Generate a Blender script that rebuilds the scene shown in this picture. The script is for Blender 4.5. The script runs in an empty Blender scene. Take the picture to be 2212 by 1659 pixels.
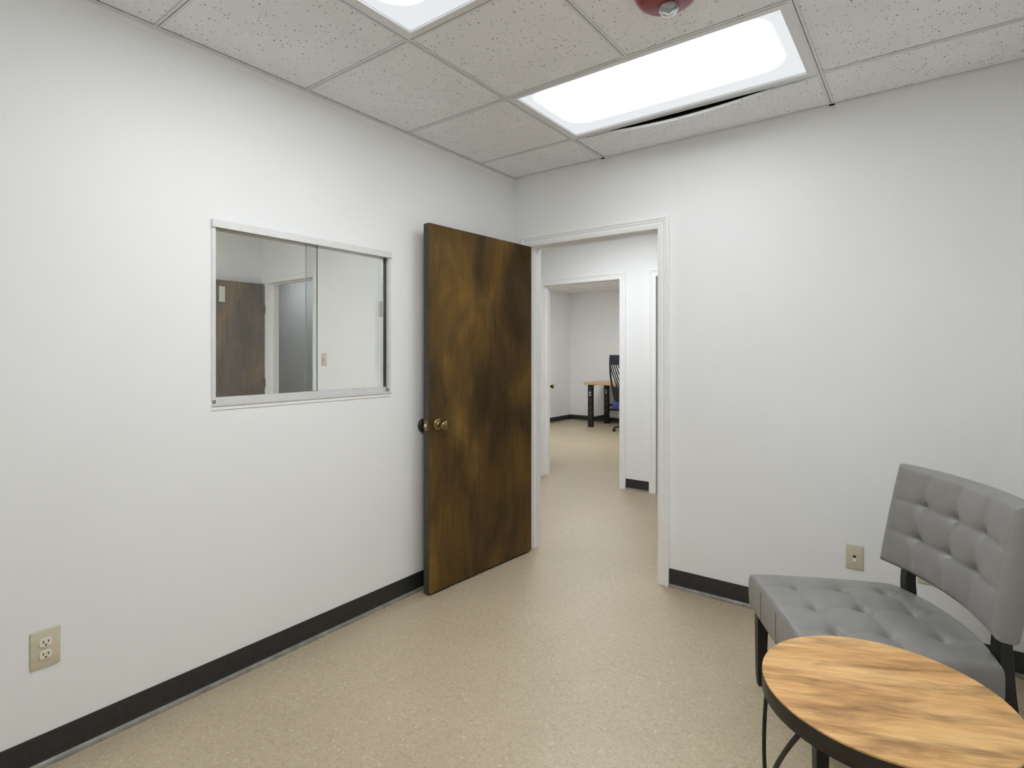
import bpy, bmesh, math, random
from mathutils import Vector, Matrix
random.seed(7)
S = bpy.context.scene
COL = S.collection
R = math.radians

# ------------------------------------------------------------------ camera
# room frame: corner of the two visible walls is the origin, left wall = plane X 0,
# wall with the open door = plane Y 0, metres, Z up
FPX, W_PX = 1196.0, 2212.0
cam_d = bpy.data.cameras.new('camera')
cam_d.sensor_fit = 'HORIZONTAL'
cam_d.sensor_width = 36.0
cam_d.lens = 36.0 * FPX / W_PX
cam_d.shift_y = -(829.5 - 763.0) / W_PX
cam_d.clip_start = 0.05
cam = bpy.data.objects.new('camera', cam_d)
COL.objects.link(cam)
cam.location = (2.265, -3.051, 1.32)
cam.rotation_euler = (R(90), 0, math.atan2(0.5985, 0.8012))
S.camera = cam

# ------------------------------------------------------------------ world, exposure
wd = bpy.data.worlds.new('world')
wd.use_nodes = True
wd.node_tree.nodes['Background'].inputs[0].default_value = (0.8, 0.85, 0.9, 1)
wd.node_tree.nodes['Background'].inputs[1].default_value = 0.02
S.world = wd
S.view_settings.view_transform = 'Standard'
S.view_settings.look = 'None'
S.view_settings.gamma = 1.0
S.view_settings.use_curve_mapping = False
S.view_settings.exposure = 0.0
S.cycles.max_bounces = 8
S.cycles.diffuse_bounces = 6
S.cycles.glossy_bounces = 3
S.cycles.transmission_bounces = 6
S.cycles.transparent_max_bounces = 10
S.cycles.caustics_reflective = False
S.cycles.caustics_refractive = False
S.cycles.use_adaptive_sampling = True
S.cycles.adaptive_threshold = 0.1
S.cycles.adaptive_min_samples = 8
S.cycles.use_denoising = True
LENS_RIM = 0.80        # luminance of the lens margins away from the tubes
LIGHT_NEAR = 6.0       # luminance of each lit lens (near one dimmed to soften the wall hot spot)
LIGHT_MAIN = 21.4
LIGHT_HALL = 22.0
LIGHT_OFFICE = 36.0
LIGHT_NEXT = 21.5


# ------------------------------------------------------------------ helpers: objects
def put(o, parent=None):
    COL.objects.link(o)
    if parent is not None:
        o.parent = parent
    return o

def tag(o, label=None, cat=None, group=None, kind=None):
    if label: o['label'] = label
    if cat: o['category'] = cat
    if group: o['group'] = group
    if kind: o['kind'] = kind
    return o

def empty(name, loc=(0, 0, 0), rz=0.0):
    o = bpy.data.objects.new(name, None)
    o.empty_display_size = 0.1
    o.location = loc
    o.rotation_euler = (0, 0, rz)
    return put(o)

class MB:
    """collects shapes into one bmesh"""
    def __init__(self):
        self.bm = bmesh.new()
    def box(self, x0, x1, y0, y1, z0, z1, bev=0.0, seg=2):
        bm = self.bm
        vs = [bm.verts.new(p) for p in ((x0, y0, z0), (x1, y0, z0), (x1, y1, z0), (x0, y1, z0),
                                        (x0, y0, z1), (x1, y0, z1), (x1, y1, z1), (x0, y1, z1))]
        fs = [bm.faces.new([vs[i] for i in f]) for f in
              ((3, 2, 1, 0), (4, 5, 6, 7), (0, 1, 5, 4), (1, 2, 6, 5), (2, 3, 7, 6), (3, 0, 4, 7))]
        if bev > 0:
            es = list({e for f in fs for e in f.edges})
            bmesh.ops.bevel(bm, geom=es, offset=bev, segments=seg, profile=0.5, affect='EDGES')
        return self
    def prism(self, prof, frame_a, frame_b, cap=True):
        """sweep a closed 2-D profile from frame_a to frame_b; frames map (u,v) -> xyz"""
        bm = self.bm
        a = [bm.verts.new(frame_a(u, v)) for u, v in prof]
        b = [bm.verts.new(frame_b(u, v)) for u, v in prof]
        n = len(prof)
        for i in range(n):
            j = (i + 1) % n
            bm.faces.new((a[i], a[j], b[j], b[i]))
        if cap:
            bm.faces.new(a[::-1]); bm.faces.new(b)
        return self
    def lathe(self, prof, origin, axis, seg=32):
        """revolve (r, h) around axis through origin"""
        bm = self.bm
        ax = Vector(axis).normalized()
        t = Vector((0, 0, 1)) if abs(ax.z) < 0.9 else Vector((1, 0, 0))
        u = ax.cross(t).normalized(); v = ax.cross(u)
        O = Vector(origin)
        rings = []
        for r, h in prof:
            if r < 1e-6:
                rings.append([bm.verts.new(O + ax * h)])
            else:
                rings.append([bm.verts.new(O + ax * h + u * (r * math.cos(2 * math.pi * k / seg)) + v * (r * math.sin(2 * math.pi * k / seg))) for k in range(seg)])
        for A, B in zip(rings[:-1], rings[1:]):
            for k in range(seg):
                l = (k + 1) % seg
                if len(A) == 1 and len(B) == 1: continue
                if len(A) == 1: bm.faces.new((A[0], B[l], B[k]))
                elif len(B) == 1: bm.faces.new((A[k], A[l], B[0]))
                else: bm.faces.new((A[k], A[l], B[l], B[k]))
        return self
    def tube(self, pts, rad, seg=10, flat=1.0):
        """round (or flattened) bar along a polyline"""
        bm = self.bm
        P = [Vector(p) for p in pts]
        rings = []
        up = None
        for i, p in enumerate(P):
            d = (P[min(i + 1, len(P) - 1)] - P[max(i - 1, 0)]).normalized()
            if up is None:
                up = Vector((0, 0, 1)) if abs(d.z) < 0.9 else Vector((1, 0, 0))
            u = d.cross(up).normalized(); v = d.cross(u).normalized()
            up = -v if False else up
            r = rad[i] if isinstance(rad, (list, tuple)) else rad
            rings.append([bm.verts.new(p + u * (r * math.cos(2 * math.pi * k / seg)) + v * (r * flat * math.sin(2 * math.pi * k / seg))) for k in range(seg)])
        for A, B in zip(rings[:-1], rings[1:]):
            for k in range(seg):
                l = (k + 1) % seg
                bm.faces.new((A[k], A[l], B[l], B[k]))
        bm.faces.new(rings[0][::-1]); bm.faces.new(rings[-1])
        return self
    def grid(self, nu, nv, fn):
        """open surface of nu x nv quads, returns the vertex grid"""
        bm = self.bm
        g = [[bm.verts.new(fn(i / nu, j / nv)) for j in range(nv + 1)] for i in range(nu + 1)]
        for i in range(nu):
            for j in range(nv):
                bm.faces.new((g[i][j], g[i + 1][j], g[i + 1][j + 1], g[i][j + 1]))
        return g
    def mesh(self, name, mat, smooth=False, angle=None):
        bmesh.ops.recalc_face_normals(self.bm, faces=self.bm.faces)
        me = bpy.data.meshes.new(name)
        self.bm.to_mesh(me); self.bm.free()
        if mat: me.materials.append(mat)
        if smooth:
            for p in me.polygons: p.use_smooth = True
            if angle is not None:
                try: me.set_sharp_from_angle(angle=R(angle))
                except Exception: pass
        return me
    def build(self, name, mat, parent=None, smooth=False, angle=None):
        return put(bpy.data.objects.new(name, self.mesh(name, mat, smooth, angle)), parent)

# ------------------------------------------------------------------ helpers: materials
def mat(name, base=(0.8, 0.8, 0.8), rough=0.5, metal=0.0, spec=0.5):
    m = bpy.data.materials.new(name)
    m.use_nodes = True
    b = m.node_tree.nodes['Principled BSDF']
    b.inputs['Base Color'].default_value = (*base, 1)
    b.inputs['Roughness'].default_value = rough
    b.inputs['Metallic'].default_value = metal
    b.inputs['Specular IOR Level'].default_value = spec
    m.diffuse_color = (*base, 1)
    return m

class NT:
    def __init__(self, m):
        self.t = m.node_tree; self.n = self.t.nodes; self.l = self.t.links
        self.b = self.n['Principled BSDF']
    def add(self, typ, **kw):
        x = self.n.new(typ)
        for k, v in kw.items(): setattr(x, k, v)
        return x
    def link(self, a, b): self.l.new(a, b)
    def coord(self, which='Object', scale=(1, 1, 1), loc=(0, 0, 0), rot=(0, 0, 0)):
        if which == 'World':
            o = self.add('ShaderNodeNewGeometry').outputs['Position']
        else:
            o = self.add('ShaderNodeTexCoord').outputs[which]
        mp = self.add('ShaderNodeMapping')
        mp.inputs['Scale'].default_value = scale
        mp.inputs['Location'].default_value = loc
        mp.inputs['Rotation'].default_value = rot
        self.link(o, mp.inputs['Vector'])
        return mp.outputs['Vector']
    def noise(self, vec, scale, detail=3, rough=0.5, dist=0.0):
        x = self.add('ShaderNodeTexNoise')
        x.inputs['Scale'].default_value = scale; x.inputs['Detail'].default_value = detail
        x.inputs['Roughness'].default_value = rough; x.inputs['Distortion'].default_value = dist
        self.link(vec, x.inputs['Vector'])
        return x
    def voro(self, vec, scale, feature='F1', rand=1.0):
        x = self.add('ShaderNodeTexVoronoi', feature=feature)
        x.inputs['Scale'].default_value = scale
        x.inputs['Randomness'].default_value = rand
        self.link(vec, x.inputs['Vector'])
        return x
    def ramp(self, fac, stops, interp='LINEAR'):
        x = self.add('ShaderNodeValToRGB')
        cr = x.color_ramp; cr.interpolation = interp
        while len(cr.elements) < len(stops): cr.elements.new(0.5)
        for e, (p, c) in zip(cr.elements, stops):
            e.position = p; e.color = (*c, 1) if len(c) == 3 else c
        self.link(fac, x.inputs['Fac'])
        return x.outputs['Color']
    def mix(self, fac, a, b, mode='MIX'):
        x = self.add('ShaderNodeMix', data_type='RGBA', blend_type=mode)
        for s, v in ((x.inputs[0], fac), (x.inputs[6], a), (x.inputs[7], b)):
            if hasattr(v, 'is_output'): self.link(v, s)
            elif isinstance(v, (int, float)): s.default_value = v
            else: s.default_value = (*v, 1)
        return x.outputs[2]
    def math(self, op, a, b=None, c=None):
        x = self.add('ShaderNodeMath', operation=op)
        for s, v in zip(x.inputs, (a, b, c)):
            if v is None: continue
            if hasattr(v, 'is_output'): self.link(v, s)
            else: s.default_value = v
        return x.outputs[0]
    def bump(self, h, strength=0.3, dist=0.01):
        x = self.add('ShaderNodeBump')
        x.inputs['Strength'].default_value = strength; x.inputs['Distance'].default_value = dist
        self.link(h, x.inputs['Height']); self.link(x.outputs['Normal'], self.b.inputs['Normal'])

def m_wall():
    m = mat('painted_drywall', (0.80, 0.80, 0.795), 0.55, spec=0.3)
    t = NT(m)
    v = t.coord('World')
    big = t.noise(v, 1.7, 1)
    t.link(t.ramp(big.outputs['Fac'], [(0.3, (0.885, 0.89, 0.895)), (0.7, (0.905, 0.91, 0.912))]), t.b.inputs['Base Color'])
    return m

def m_tile():
    m = mat('fissured_ceiling_tile', (0.78, 0.78, 0.77), 0.9, spec=0.1)
    t = NT(m)
    v = t.coord('World')
    wob = t.noise(v, 45, 2)
    vv = t.add('ShaderNodeVectorMath', operation='MULTIPLY_ADD')
    t.link(wob.outputs['Color'], vv.inputs[0]); vv.inputs[1].default_value = (0.018, 0.018, 0.0); t.link(v, vv.inputs[2])
    a = t.voro(vv.outputs[0], 98)
    sep = t.add('ShaderNodeSeparateColor'); t.link(a.outputs['Color'], sep.inputs[0])
    size = t.math('MULTIPLY_ADD', sep.outputs[0], 0.29, 0.0)
    hole = t.math('LESS_THAN', a.outputs['Distance'], size)
    gate = t.math('GREATER_THAN', sep.outputs[1], 0.40)
    hole = t.math('MULTIPLY', hole, gate)
    b = t.noise(vv.outputs[0], 170, 3, 0.6)
    pin = t.math('GREATER_THAN', b.outputs['Fac'], 0.70)
    both = t.math('MAXIMUM', hole, t.math('MULTIPLY', pin, 0.30))
    big = t.noise(v, 5, 3)
    base = t.ramp(big.outputs['Fac'], [(0.3, (0.86, 0.865, 0.865)), (0.7, (0.90, 0.905, 0.905))])
    col = t.mix(both, base, (0.16, 0.155, 0.15))
    t.link(col, t.b.inputs['Base Color'])
    return m

def m_floor():
    m = mat('speckled_vinyl_floor', (0.42, 0.36, 0.27), 0.42, spec=0.4)
    t = NT(m)
    v = t.coord('World')
    wob = t.noise(v, 60, 3)
    vv = t.add('ShaderNodeVectorMath', operation='MULTIPLY_ADD')
    t.link(wob.outputs['Color'], vv.inputs[0]); vv.inputs[1].default_value = (0.02, 0.02, 0.0); t.link(v, vv.inputs[2])
    a = t.voro(vv.outputs[0], 150)
    sep = t.add('ShaderNodeSeparateColor'); t.link(a.outputs['Color'], sep.inputs[0])
    chips = t.ramp(sep.outputs[0], [(0.0, (0.345, 0.285, 0.20)), (0.10, (0.42, 0.35, 0.255)), (0.35, (0.485, 0.415, 0.315)),
                                    (0.62, (0.455, 0.395, 0.305)), (0.85, (0.52, 0.455, 0.355)), (0.97, (0.63, 0.57, 0.47))], 'CONSTANT')
    f = t.noise(v, 330, 2, 0.6)
    fine = t.ramp(f.outputs['Fac'], [(0.33, (0.37, 0.31, 0.225)), (0.5, (0.475, 0.405, 0.305)), (0.68, (0.58, 0.51, 0.40))])
    big = t.noise(v, 1.6, 3)
    tone = t.ramp(big.outputs['Fac'], [(0.3, (0.98, 0.945, 0.865)), (0.7, (1.09, 1.055, 0.98))])
    c = t.mix(0.45, chips, fine)
    c = t.mix(1.0, c, tone, 'MULTIPLY')
    t.link(c, t.b.inputs['Base Color'])
    t.link(t.ramp(f.outputs['Fac'], [(0.3, (0.36,) * 3), (0.7, (0.5,) * 3)]), t.b.inputs['Roughness'])
    return m

DOOR_OFF = 7.9
def m_door(name='dark_stained_veneer', k=1.0, lift=0.0):
    m = mat(name, (0.09, 0.05, 0.02), 0.42, spec=0.22)
    t = NT(m)
    v = t.coord('Object', scale=(1, 1, 0.5), loc=(DOOR_OFF, 0, 0))
    blot = t.noise(v, 3.0, 4, 0.5, 0.5)
    g = t.coord('Object', scale=(1, 1, 0.045))
    grain = t.noise(g, 95, 5, 0.65, 0.35)
    fig = t.noise(t.coord('Object', scale=(1, 1, 0.12)), 14, 4, 0.6, 1.2)
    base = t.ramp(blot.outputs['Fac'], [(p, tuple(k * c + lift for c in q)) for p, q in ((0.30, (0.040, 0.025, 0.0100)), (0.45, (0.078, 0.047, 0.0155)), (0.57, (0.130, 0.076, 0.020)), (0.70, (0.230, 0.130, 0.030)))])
    figc = t.ramp(fig.outputs['Fac'], [(0.3, (0.84, 0.83, 0.81)), (0.7, (1.16, 1.14, 1.1))])
    gr = t.ramp(grain.outputs['Fac'], [(0.3, (0.72, 0.70, 0.68)), (0.65, (1.12, 1.12, 1.12))])
    c = t.mix(1.0, base, figc, 'MULTIPLY')
    c = t.mix(1.0, c, gr, 'MULTIPLY')
    sv = t.coord('Object', scale=(1, 1, 1))
    sc = t.voro(sv, 9)
    ss = t.add('ShaderNodeSeparateColor'); t.link(sc.outputs['Color'], ss.inputs[0])
    chip = t.math('MULTIPLY', t.math('LESS_THAN', sc.outputs['Distance'], 0.022), t.math('GREATER_THAN', ss.outputs[2], 0.86))
    c = t.mix(chip, c, (0.45, 0.36, 0.22))
    t.link(c, t.b.inputs['Base Color'])
    t.link(t.ramp(blot.outputs['Fac'], [(0.3, (0.33,) * 3), (0.7, (0.46,) * 3)]), t.b.inputs['Roughness'])
    t.bump(grain.outputs['Fac'], 0.08, 0.002)
    return m

def m_tabletop():
    m = mat('mango_wood_top', (0.45, 0.25, 0.10), 0.45, spec=0.35)
    t = NT(m)
    v = t.coord('Object', scale=(2.2, 17, 1))
    a = t.noise(v, 1.3, 4, 0.6, 0.5)
    v2 = t.coord('Object', scale=(1.0, 5.0, 1))
    b = t.noise(v2, 5.0, 4, 0.6, 0.4)
    v3 = t.coord('Object', scale=(6, 90, 1))
    g = t.noise(v3, 3.0, 3, 0.6)
    base = t.ramp(a.outputs['Fac'], [(0.28, (0.50, 0.265, 0.11)), (0.42, (0.68, 0.385, 0.15)), (0.55, (0.76, 0.455, 0.185)), (0.72, (0.83, 0.54, 0.24))])
    dark = t.ramp(b.outputs['Fac'], [(0.30, (0.44, 0.43, 0.45)), (0.44, (0.78, 0.75, 0.73)), (0.54, (1.0, 1.0, 1.0)), (0.76, (1.1, 1.06, 1.0))])
    c = t.mix(1.0, base, dark, 'MULTIPLY')
    gc = t.ramp(g.outputs['Fac'], [(0.3, (0.86, 0.85, 0.84)), (0.7, (1.06, 1.06, 1.06))])
    c = t.mix(1.0, c, gc, 'MULTIPLY')
    t.link(c, t.b.inputs['Base Color'])
    t.bump(g.outputs['Fac'], 0.05, 0.002)
    return m

def m_leather(name, col):
    m = mat(name, col, 0.34, spec=0.5)
    t = NT(m)
    v = t.coord('Object')
    n = t.voro(v, 420)
    b = t.noise(v, 8, 3)
    t.link(t.ramp(b.outputs['Fac'], [(0.3, tuple(k * 0.92 for k in col)), (0.7, tuple(k * 1.08 for k in col))]), t.b.inputs['Base Color'])
    t.bump(n.outputs['Distance'], 0.10, 0.0015)
    return m

def m_speck(name, col, rough=0.5, metal=0.0, spec=0.5, var=0.08, scale=30):
    m = mat(name, col, rough, metal, spec)
    t = NT(m)
    n = t.noise(t.coord('Object'), scale, 3)
    t.link(t.ramp(n.outputs['Fac'], [(0.3, tuple(max(0, k * (1 - var)) for k in col)), (0.7, tuple(min(1, k * (1 + var)) for k in col))]), t.b.inputs['Base Color'])
    return m

def m_glass():
    m = bpy.data.materials.new('clear_pane_glass')
    m.use_nodes = True
    nt = m.node_tree
    for n in list(nt.nodes):
        if n.type != 'OUTPUT_MATERIAL': nt.nodes.remove(n)
    out = [n for n in nt.nodes if n.type == 'OUTPUT_MATERIAL'][0]
    tr = nt.nodes.new('ShaderNodeBsdfTransparent'); tr.inputs[0].default_value = (0.93, 0.945, 0.935, 1)
    gl = nt.nodes.new('ShaderNodeBsdfGlossy'); gl.inputs['Roughness'].default_value = 0.01
    fr = nt.nodes.new('ShaderNodeFresnel'); fr.inputs[0].default_value = 1.45
    ml = nt.nodes.new('ShaderNodeMath'); ml.operation = 'MULTIPLY'; ml.inputs[1].default_value = 1.0
    mx = nt.nodes.new('ShaderNodeMixShader')
    nt.links.new(fr.outputs[0], ml.inputs[0]); nt.links.new(ml.outputs[0], mx.inputs[0])
    nt.links.new(tr.outputs[0], mx.inputs[1]); nt.links.new(gl.outputs[0], mx.inputs[2])
    nt.links.new(mx.outputs[0], out.inputs[0])
    return m

def m_lens(name, strength, hx, hy, off=0.0):
    """acrylic lens lit by tubes behind it: brightest over the tubes, dimmer towards its rim"""
    m = mat(name, (0.10, 0.10, 0.10), 0.5, spec=0.2)
    t = NT(m)
    xyz = t.add('ShaderNodeSeparateXYZ')
    t.link(t.add('ShaderNodeTexCoord').outputs['Object'], xyz.inputs[0])
    dx = t.math('MAXIMUM', t.math('SUBTRACT', t.math('ABSOLUTE', xyz.outputs[0]), hx - 0.16), 0.0)
    dy = t.math('MAXIMUM', t.math('SUBTRACT', t.math('ABSOLUTE', t.math('ADD', xyz.outputs[1], off)), hy - 0.16), 0.0)
    d = t.math('SQRT', t.math('ADD', t.math('MULTIPLY', dx, dx), t.math('MULTIPLY', dy, dy)))
    mr = t.add('ShaderNodeMapRange', interpolation_type='SMOOTHSTEP')
    mr.inputs['From Min'].default_value = 0.02; mr.inputs['From Max'].default_value = 0.125
    mr.inputs['To Min'].default_value = strength; mr.inputs['To Max'].default_value = LENS_RIM
    t.link(d, mr.inputs['Value'])
    t.b.inputs['Emission Color'].default_value = (0.94, 0.978, 1.0, 1)
    t.link(mr.outputs[0], t.b.inputs['Emission Strength'])
    return m

M = dict(
    wall=m_wall(), tile=m_tile(), floor=m_floor(), door=m_door(), door_veiled=m_door('glass_veiled_veneer', 0.9, 0.11), tabletop=m_tabletop(),  # door behind the glass: pane reflection veil lifted into its veneer colour
    trim=m_speck('white_trim_paint', (0.93, 0.93, 0.93), 0.35, var=0.015),
    tee=m_speck('white_enamel_tee', (0.75, 0.755, 0.755), 0.45, var=0.03),
    fixture=m_speck('white_enamel_fixture', (0.80, 0.80, 0.80), 0.4, var=0.02),
    plenum=m_speck('dark_plenum_deck', (0.05, 0.05, 0.05), 0.9, var=0.2),
    base=m_speck('black_rubber_base', (0.022, 0.022, 0.020), 0.40, spec=0.5, var=0.15),
    ivory=m_speck('ivory_plastic', (0.66, 0.60, 0.46), 0.35, var=0.03),
    ivory_light=m_speck('light_ivory_plastic', (0.80, 0.76, 0.64), 0.3, var=0.03),
    slot=m_speck('dark_slot', (0.03, 0.025, 0.02), 0.7, var=0.1),
    brass=m_speck('aged_brass', (0.27, 0.19, 0.085), 0.28, 1.0, var=0.2, scale=60),
    steel=m_speck('satin_steel', (0.62, 0.60, 0.56), 0.32, 1.0, var=0.1),
    alu=m_speck('anodised_aluminium', (0.80, 0.80, 0.79), 0.38, 0.35, var=0.03),
    alu_dark=m_speck('grey_channel', (0.30, 0.30, 0.30), 0.5, 0.3, var=0.08),
    glass=m_glass(),
    leather=m_leather('grey_faux_leather', (0.255, 0.247, 0.235)),
    blackwood=m_speck('black_lacquered_wood', (0.010, 0.0095, 0.009), 0.42, var=0.3),
    blackmetal=m_speck('black_powder_coat', (0.016, 0.015, 0.014), 0.45, 0.2, var=0.2),
    seam=m_speck('dark_grey_thread', (0.075, 0.072, 0.068), 0.6),
    toe=m_speck('sheen_toned_toe', (0.23, 0.215, 0.185), 0.32, spec=0.5, var=0.3, scale=18),  # paler tone paints the reflection caught on the black rubber toe
    pane_edge=m_speck('ground_glass_edge', (0.34, 0.37, 0.35), 0.4),
    band=m_speck('dark_bronze_band', (0.040, 0.034, 0.026), 0.42, 0.4, var=0.2),
    red=m_speck('red_alarm_plastic', (0.25, 0.045, 0.05), 0.3, var=0.06),
    clear=m_speck('clear_lens_plastic', (0.85, 0.85, 0.85), 0.08, var=0.02),
    desktop=m_speck('pale_butcher_block', (0.56, 0.38, 0.20), 0.45, var=0.12, scale=14),
    navy=m_speck('dark_navy_mesh', (0.012, 0.013, 0.020), 0.7, var=0.2),
    blue=m_speck('blue_seat_fabric', (0.035, 0.065, 0.22), 0.8, var=0.1),
    white=m_speck('white_sticker', (0.70, 0.74, 0.72), 0.6, var=0.05),
    door_edge=m_speck('worn_door_edge', (0.060, 0.050, 0.036), 0.6, var=0.25),
)
cb = M['clear'].node_tree.nodes['Principled BSDF']
cb.inputs['Transmission Weight'].default_value = 0.75

# ------------------------------------------------------------------ shell
CZ = 2.51                        # suspended ceiling height
TH = 0.12                        # wall thickness
RX, RY = 2.75, -3.95             # right-hand end and rear of this room
HALL_Y = 1.93                    # far wall of the corridor
WALL_TOP = 2.66

fl = MB().box(-8.2, 4.6, -4.3, 6.9, -0.1, 0.0).build('floor', M['floor'])
tag(fl, 'beige speckled vinyl floor running through the doorway into the corridor', 'floor', kind='structure')

def wall_x(name, x0, x1, y0, y1, holes, label):
    """wall lying in a plane X = const; holes = (y0, y1, z0, z1)"""
    b = MB()
    ys = y0
    for (a, c, z0, z1) in sorted(holes):
        b.box(x0, x1, ys, a, 0, WALL_TOP)
        if z0 > 0: b.box(x0, x1, a, c, 0, z0)
        b.box(x0, x1, a, c, z1, WALL_TOP)
        ys = c
    b.box(x0, x1, ys, y1, 0, WALL_TOP)
    return tag(b.build(name, M['wall']), label, 'wall', kind='structure')

def wall_y(name, y0, y1, x0, x1, holes, label):
    b = MB()
    xs = x0
    for (a, c, z0, z1) in sorted(holes):
        b.box(xs, a, y0, y1, 0, WALL_TOP)
        if z0 > 0: b.box(a, c, y0, y1, 0, z0)
        b.box(a, c, y0, y1, z1, WALL_TOP)
        xs = c
    b.box(xs, x1, y0, y1, 0, WALL_TOP)
    return tag(b.build(name, M['wall']), label, 'wall', kind='structure')

WIN = (-2.005, -1.095, 1.100, 1.850)
D1 = (0.139, 1.034, 0.0, 2.035)      # clear opening of the near door
DB = (-3.155, -2.345, 0.0, 2.035)    # door of the room behind the glass
D2 = (-1.033, -0.138, 0.0, 2.045)    # office door across the corridor
D3 = (0.236, 1.080, 0.0, 2.045)      # next door along the corridor
def rough(d, g=0.02): return (d[0] - g, d[1] + g, 0.0, d[3] + g)

wall_x('wall_left', -TH, 0.0, RY, 0.0, [WIN], 'pale grey wall holding the sliding glass window')
wall_y('wall_right', 0.0, TH, -8.0, 4.4, [rough(D1), rough(DB)], 'pale grey wall with the open doorway beside the dark door')
wall_x('wall_side', RX, RX + TH, RY, 0.0, [], 'pale grey side wall just outside the picture behind the chair')
wall_y('wall_rear', RY - TH, RY, -3.45, RX + TH, [], 'pale grey rear wall behind the viewer')
wall_y('wall_corridor', HALL_Y, HALL_Y + TH, -8.0, 4.4, [rough(D2), rough(D3)], 'pale grey corridor wall seen through the open doorway')
wall_x('wall_corridor_end', -8.0 - TH, -8.0, 0.0, HALL_Y + TH, [], 'pale grey wall closing the far end of the corridor')
wall_x('wall_corridor_near_end', 4.4, 4.4 + TH, 0.0, 4.2, [], 'pale grey wall closing the near end of the corridor')
wall_x('wall_office_left', -3.41 - TH, -3.41, HALL_Y + TH, 6.48, [], 'pale grey left wall of the far office')
wall_y('wall_office_back', 6.48, 6.48 + TH, -3.53, 0.17, [], 'pale grey back wall behind the desk of the far office')
wall_x('wall_office_right', 0.05, 0.05 + TH, HALL_Y + TH, 6.48, [], 'pale grey right wall of the far office')
wall_y('wall_store_back', 4.2, 4.2 + TH, 0.17, 4.52, [], 'pale grey wall inside the half-hidden neighbouring room')
wall_x('wall_next_left', -3.29 - TH, -3.29, RY, 0.0, [], 'pale grey far wall of the room behind the glass window')

# ------------------------------------------------------------------ ceilings
ceil = MB().box(-8.2, 4.6, -4.3, 6.9, WALL_TOP, WALL_TOP + 0.06).build('ceiling', M['plenum'])
tag(ceil, 'suspended ceiling of fissured tiles in a white metal grid', 'ceiling', kind='structure')
FZ = CZ                           # underside of the tee flanges
FW = 0.012

def tee(x0, x1, y0, y1, name='ceiling_tee'):
    """inverted tee: flange plus web, along the longer side"""
    b = MB()
    b.box(x0, x1, y0, y1, FZ, FZ + 0.0015)
    if x1 - x0 > y1 - y0:
        c = (y0 + y1) / 2; b.box(x0, x1, c - 0.001, c + 0.001, FZ, FZ + 0.035)
    else:
        c = (x0 + x1) / 2; b.box(c - 0.001, c + 0.001, y0, y1, FZ, FZ + 0.035)
    return b.build(name, M['tee'], ceil)

def tile(x0, x1, y0, y1, droop=0.0):
    g = 0.004
    b = MB()
    T = 0.014
    z0 = FZ + 0.003
    if droop:
        # warped tile: its edge towards the light fixture hangs below the flange
        x0 += 0.014; x1 -= 0.006
        Y0, Y1 = y0 + 0.022, y1 - 0.004
        n, k = 24, 6
        def low(u, v):
            return (x0 + (x1 - x0) * u, Y0 + (Y1 - Y0) * v, z0 - droop * (math.sin(math.pi * u) ** 1.3) * (1 - v) ** 1.2)
        bot = b.grid(n, k, low)
        top = b.grid(n, k, lambda u, v: (low(u, v)[0], low(u, v)[1], low(u, v)[2] + T))
        rim_b = [bot[i][0] for i in range(n + 1)] + [bot[n][j] for j in range(1, k + 1)] + [bot[i][k] for i in range(n - 1, -1, -1)] + [bot[0][j] for j in range(k - 1, 0, -1)]
        rim_t = [top[i][0] for i in range(n + 1)] + [top[n][j] for j in range(1, k + 1)] + [top[i][k] for i in range(n - 1, -1, -1)] + [top[0][j] for j in range(k - 1, 0, -1)]
        for i in range(len(rim_b)):
            j = (i + 1) % len(rim_b)
            b.bm.faces.new((rim_b[i], rim_b[j], rim_t[j], rim_t[i]))
    else:
        b.box(x0 + g, x1 - g, y0 + g, y1 - g, z0, z0 + T)
    return b.build('ceiling_tile', M['tile'], ceil)

GX1, GX2, GXM = 0.687, 1.905, 1.296
GY = [-0.378, -0.988, -1.598, -2.208, -2.818, -3.428]
for gx in (GX1, GX2):
    tee(gx - FW, gx + FW, RY, 0.0)
spans = [(0.0, GX1), (GX1, GX2), (GX2, RX)]
for gy in GY:
    for a, c in spans:
        tee(a + (FW if a > 0 else 0), c - (FW if c < RX else 0), gy - FW, gy + FW)
rows = [0.0] + GY + [RY]
for k in range(len(rows) - 1):
    y1, y0 = rows[k], rows[k + 1]
    tile(0.0, GX1, y0, y1)
    if k == 0:
        tile(GX1, GX2, y0, y1, droop=0.034)
    elif k in (1, 3):
        pass                                   # light fixtures sit here
    else:
        tee(GXM - FW, GXM + FW, y0 + FW, y1 - FW)
        tile(GX1, GXM, y0, y1); tile(GXM, GX2, y0, y1)
    tile(GX2, RX, y0, y1)
# wall angle along the walls
MB().box(0.0, 0.024, RY, 0.0, FZ - 0.0015, FZ).box(0.0, 0.0015, RY, 0.0, FZ - 0.0015, FZ + 0.022).build('wall_angle', M['tee'], ceil)
MB().box(0.0, 0.003, RY, 0.0, FZ - 0.024, FZ - 0.0015).build('angle_skirt', M['trim'], ceil)
MB().box(0.024, RX, -0.020, 0.0, FZ, FZ + 0.0015).build('wall_angle', M['tee'], ceil)

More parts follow.
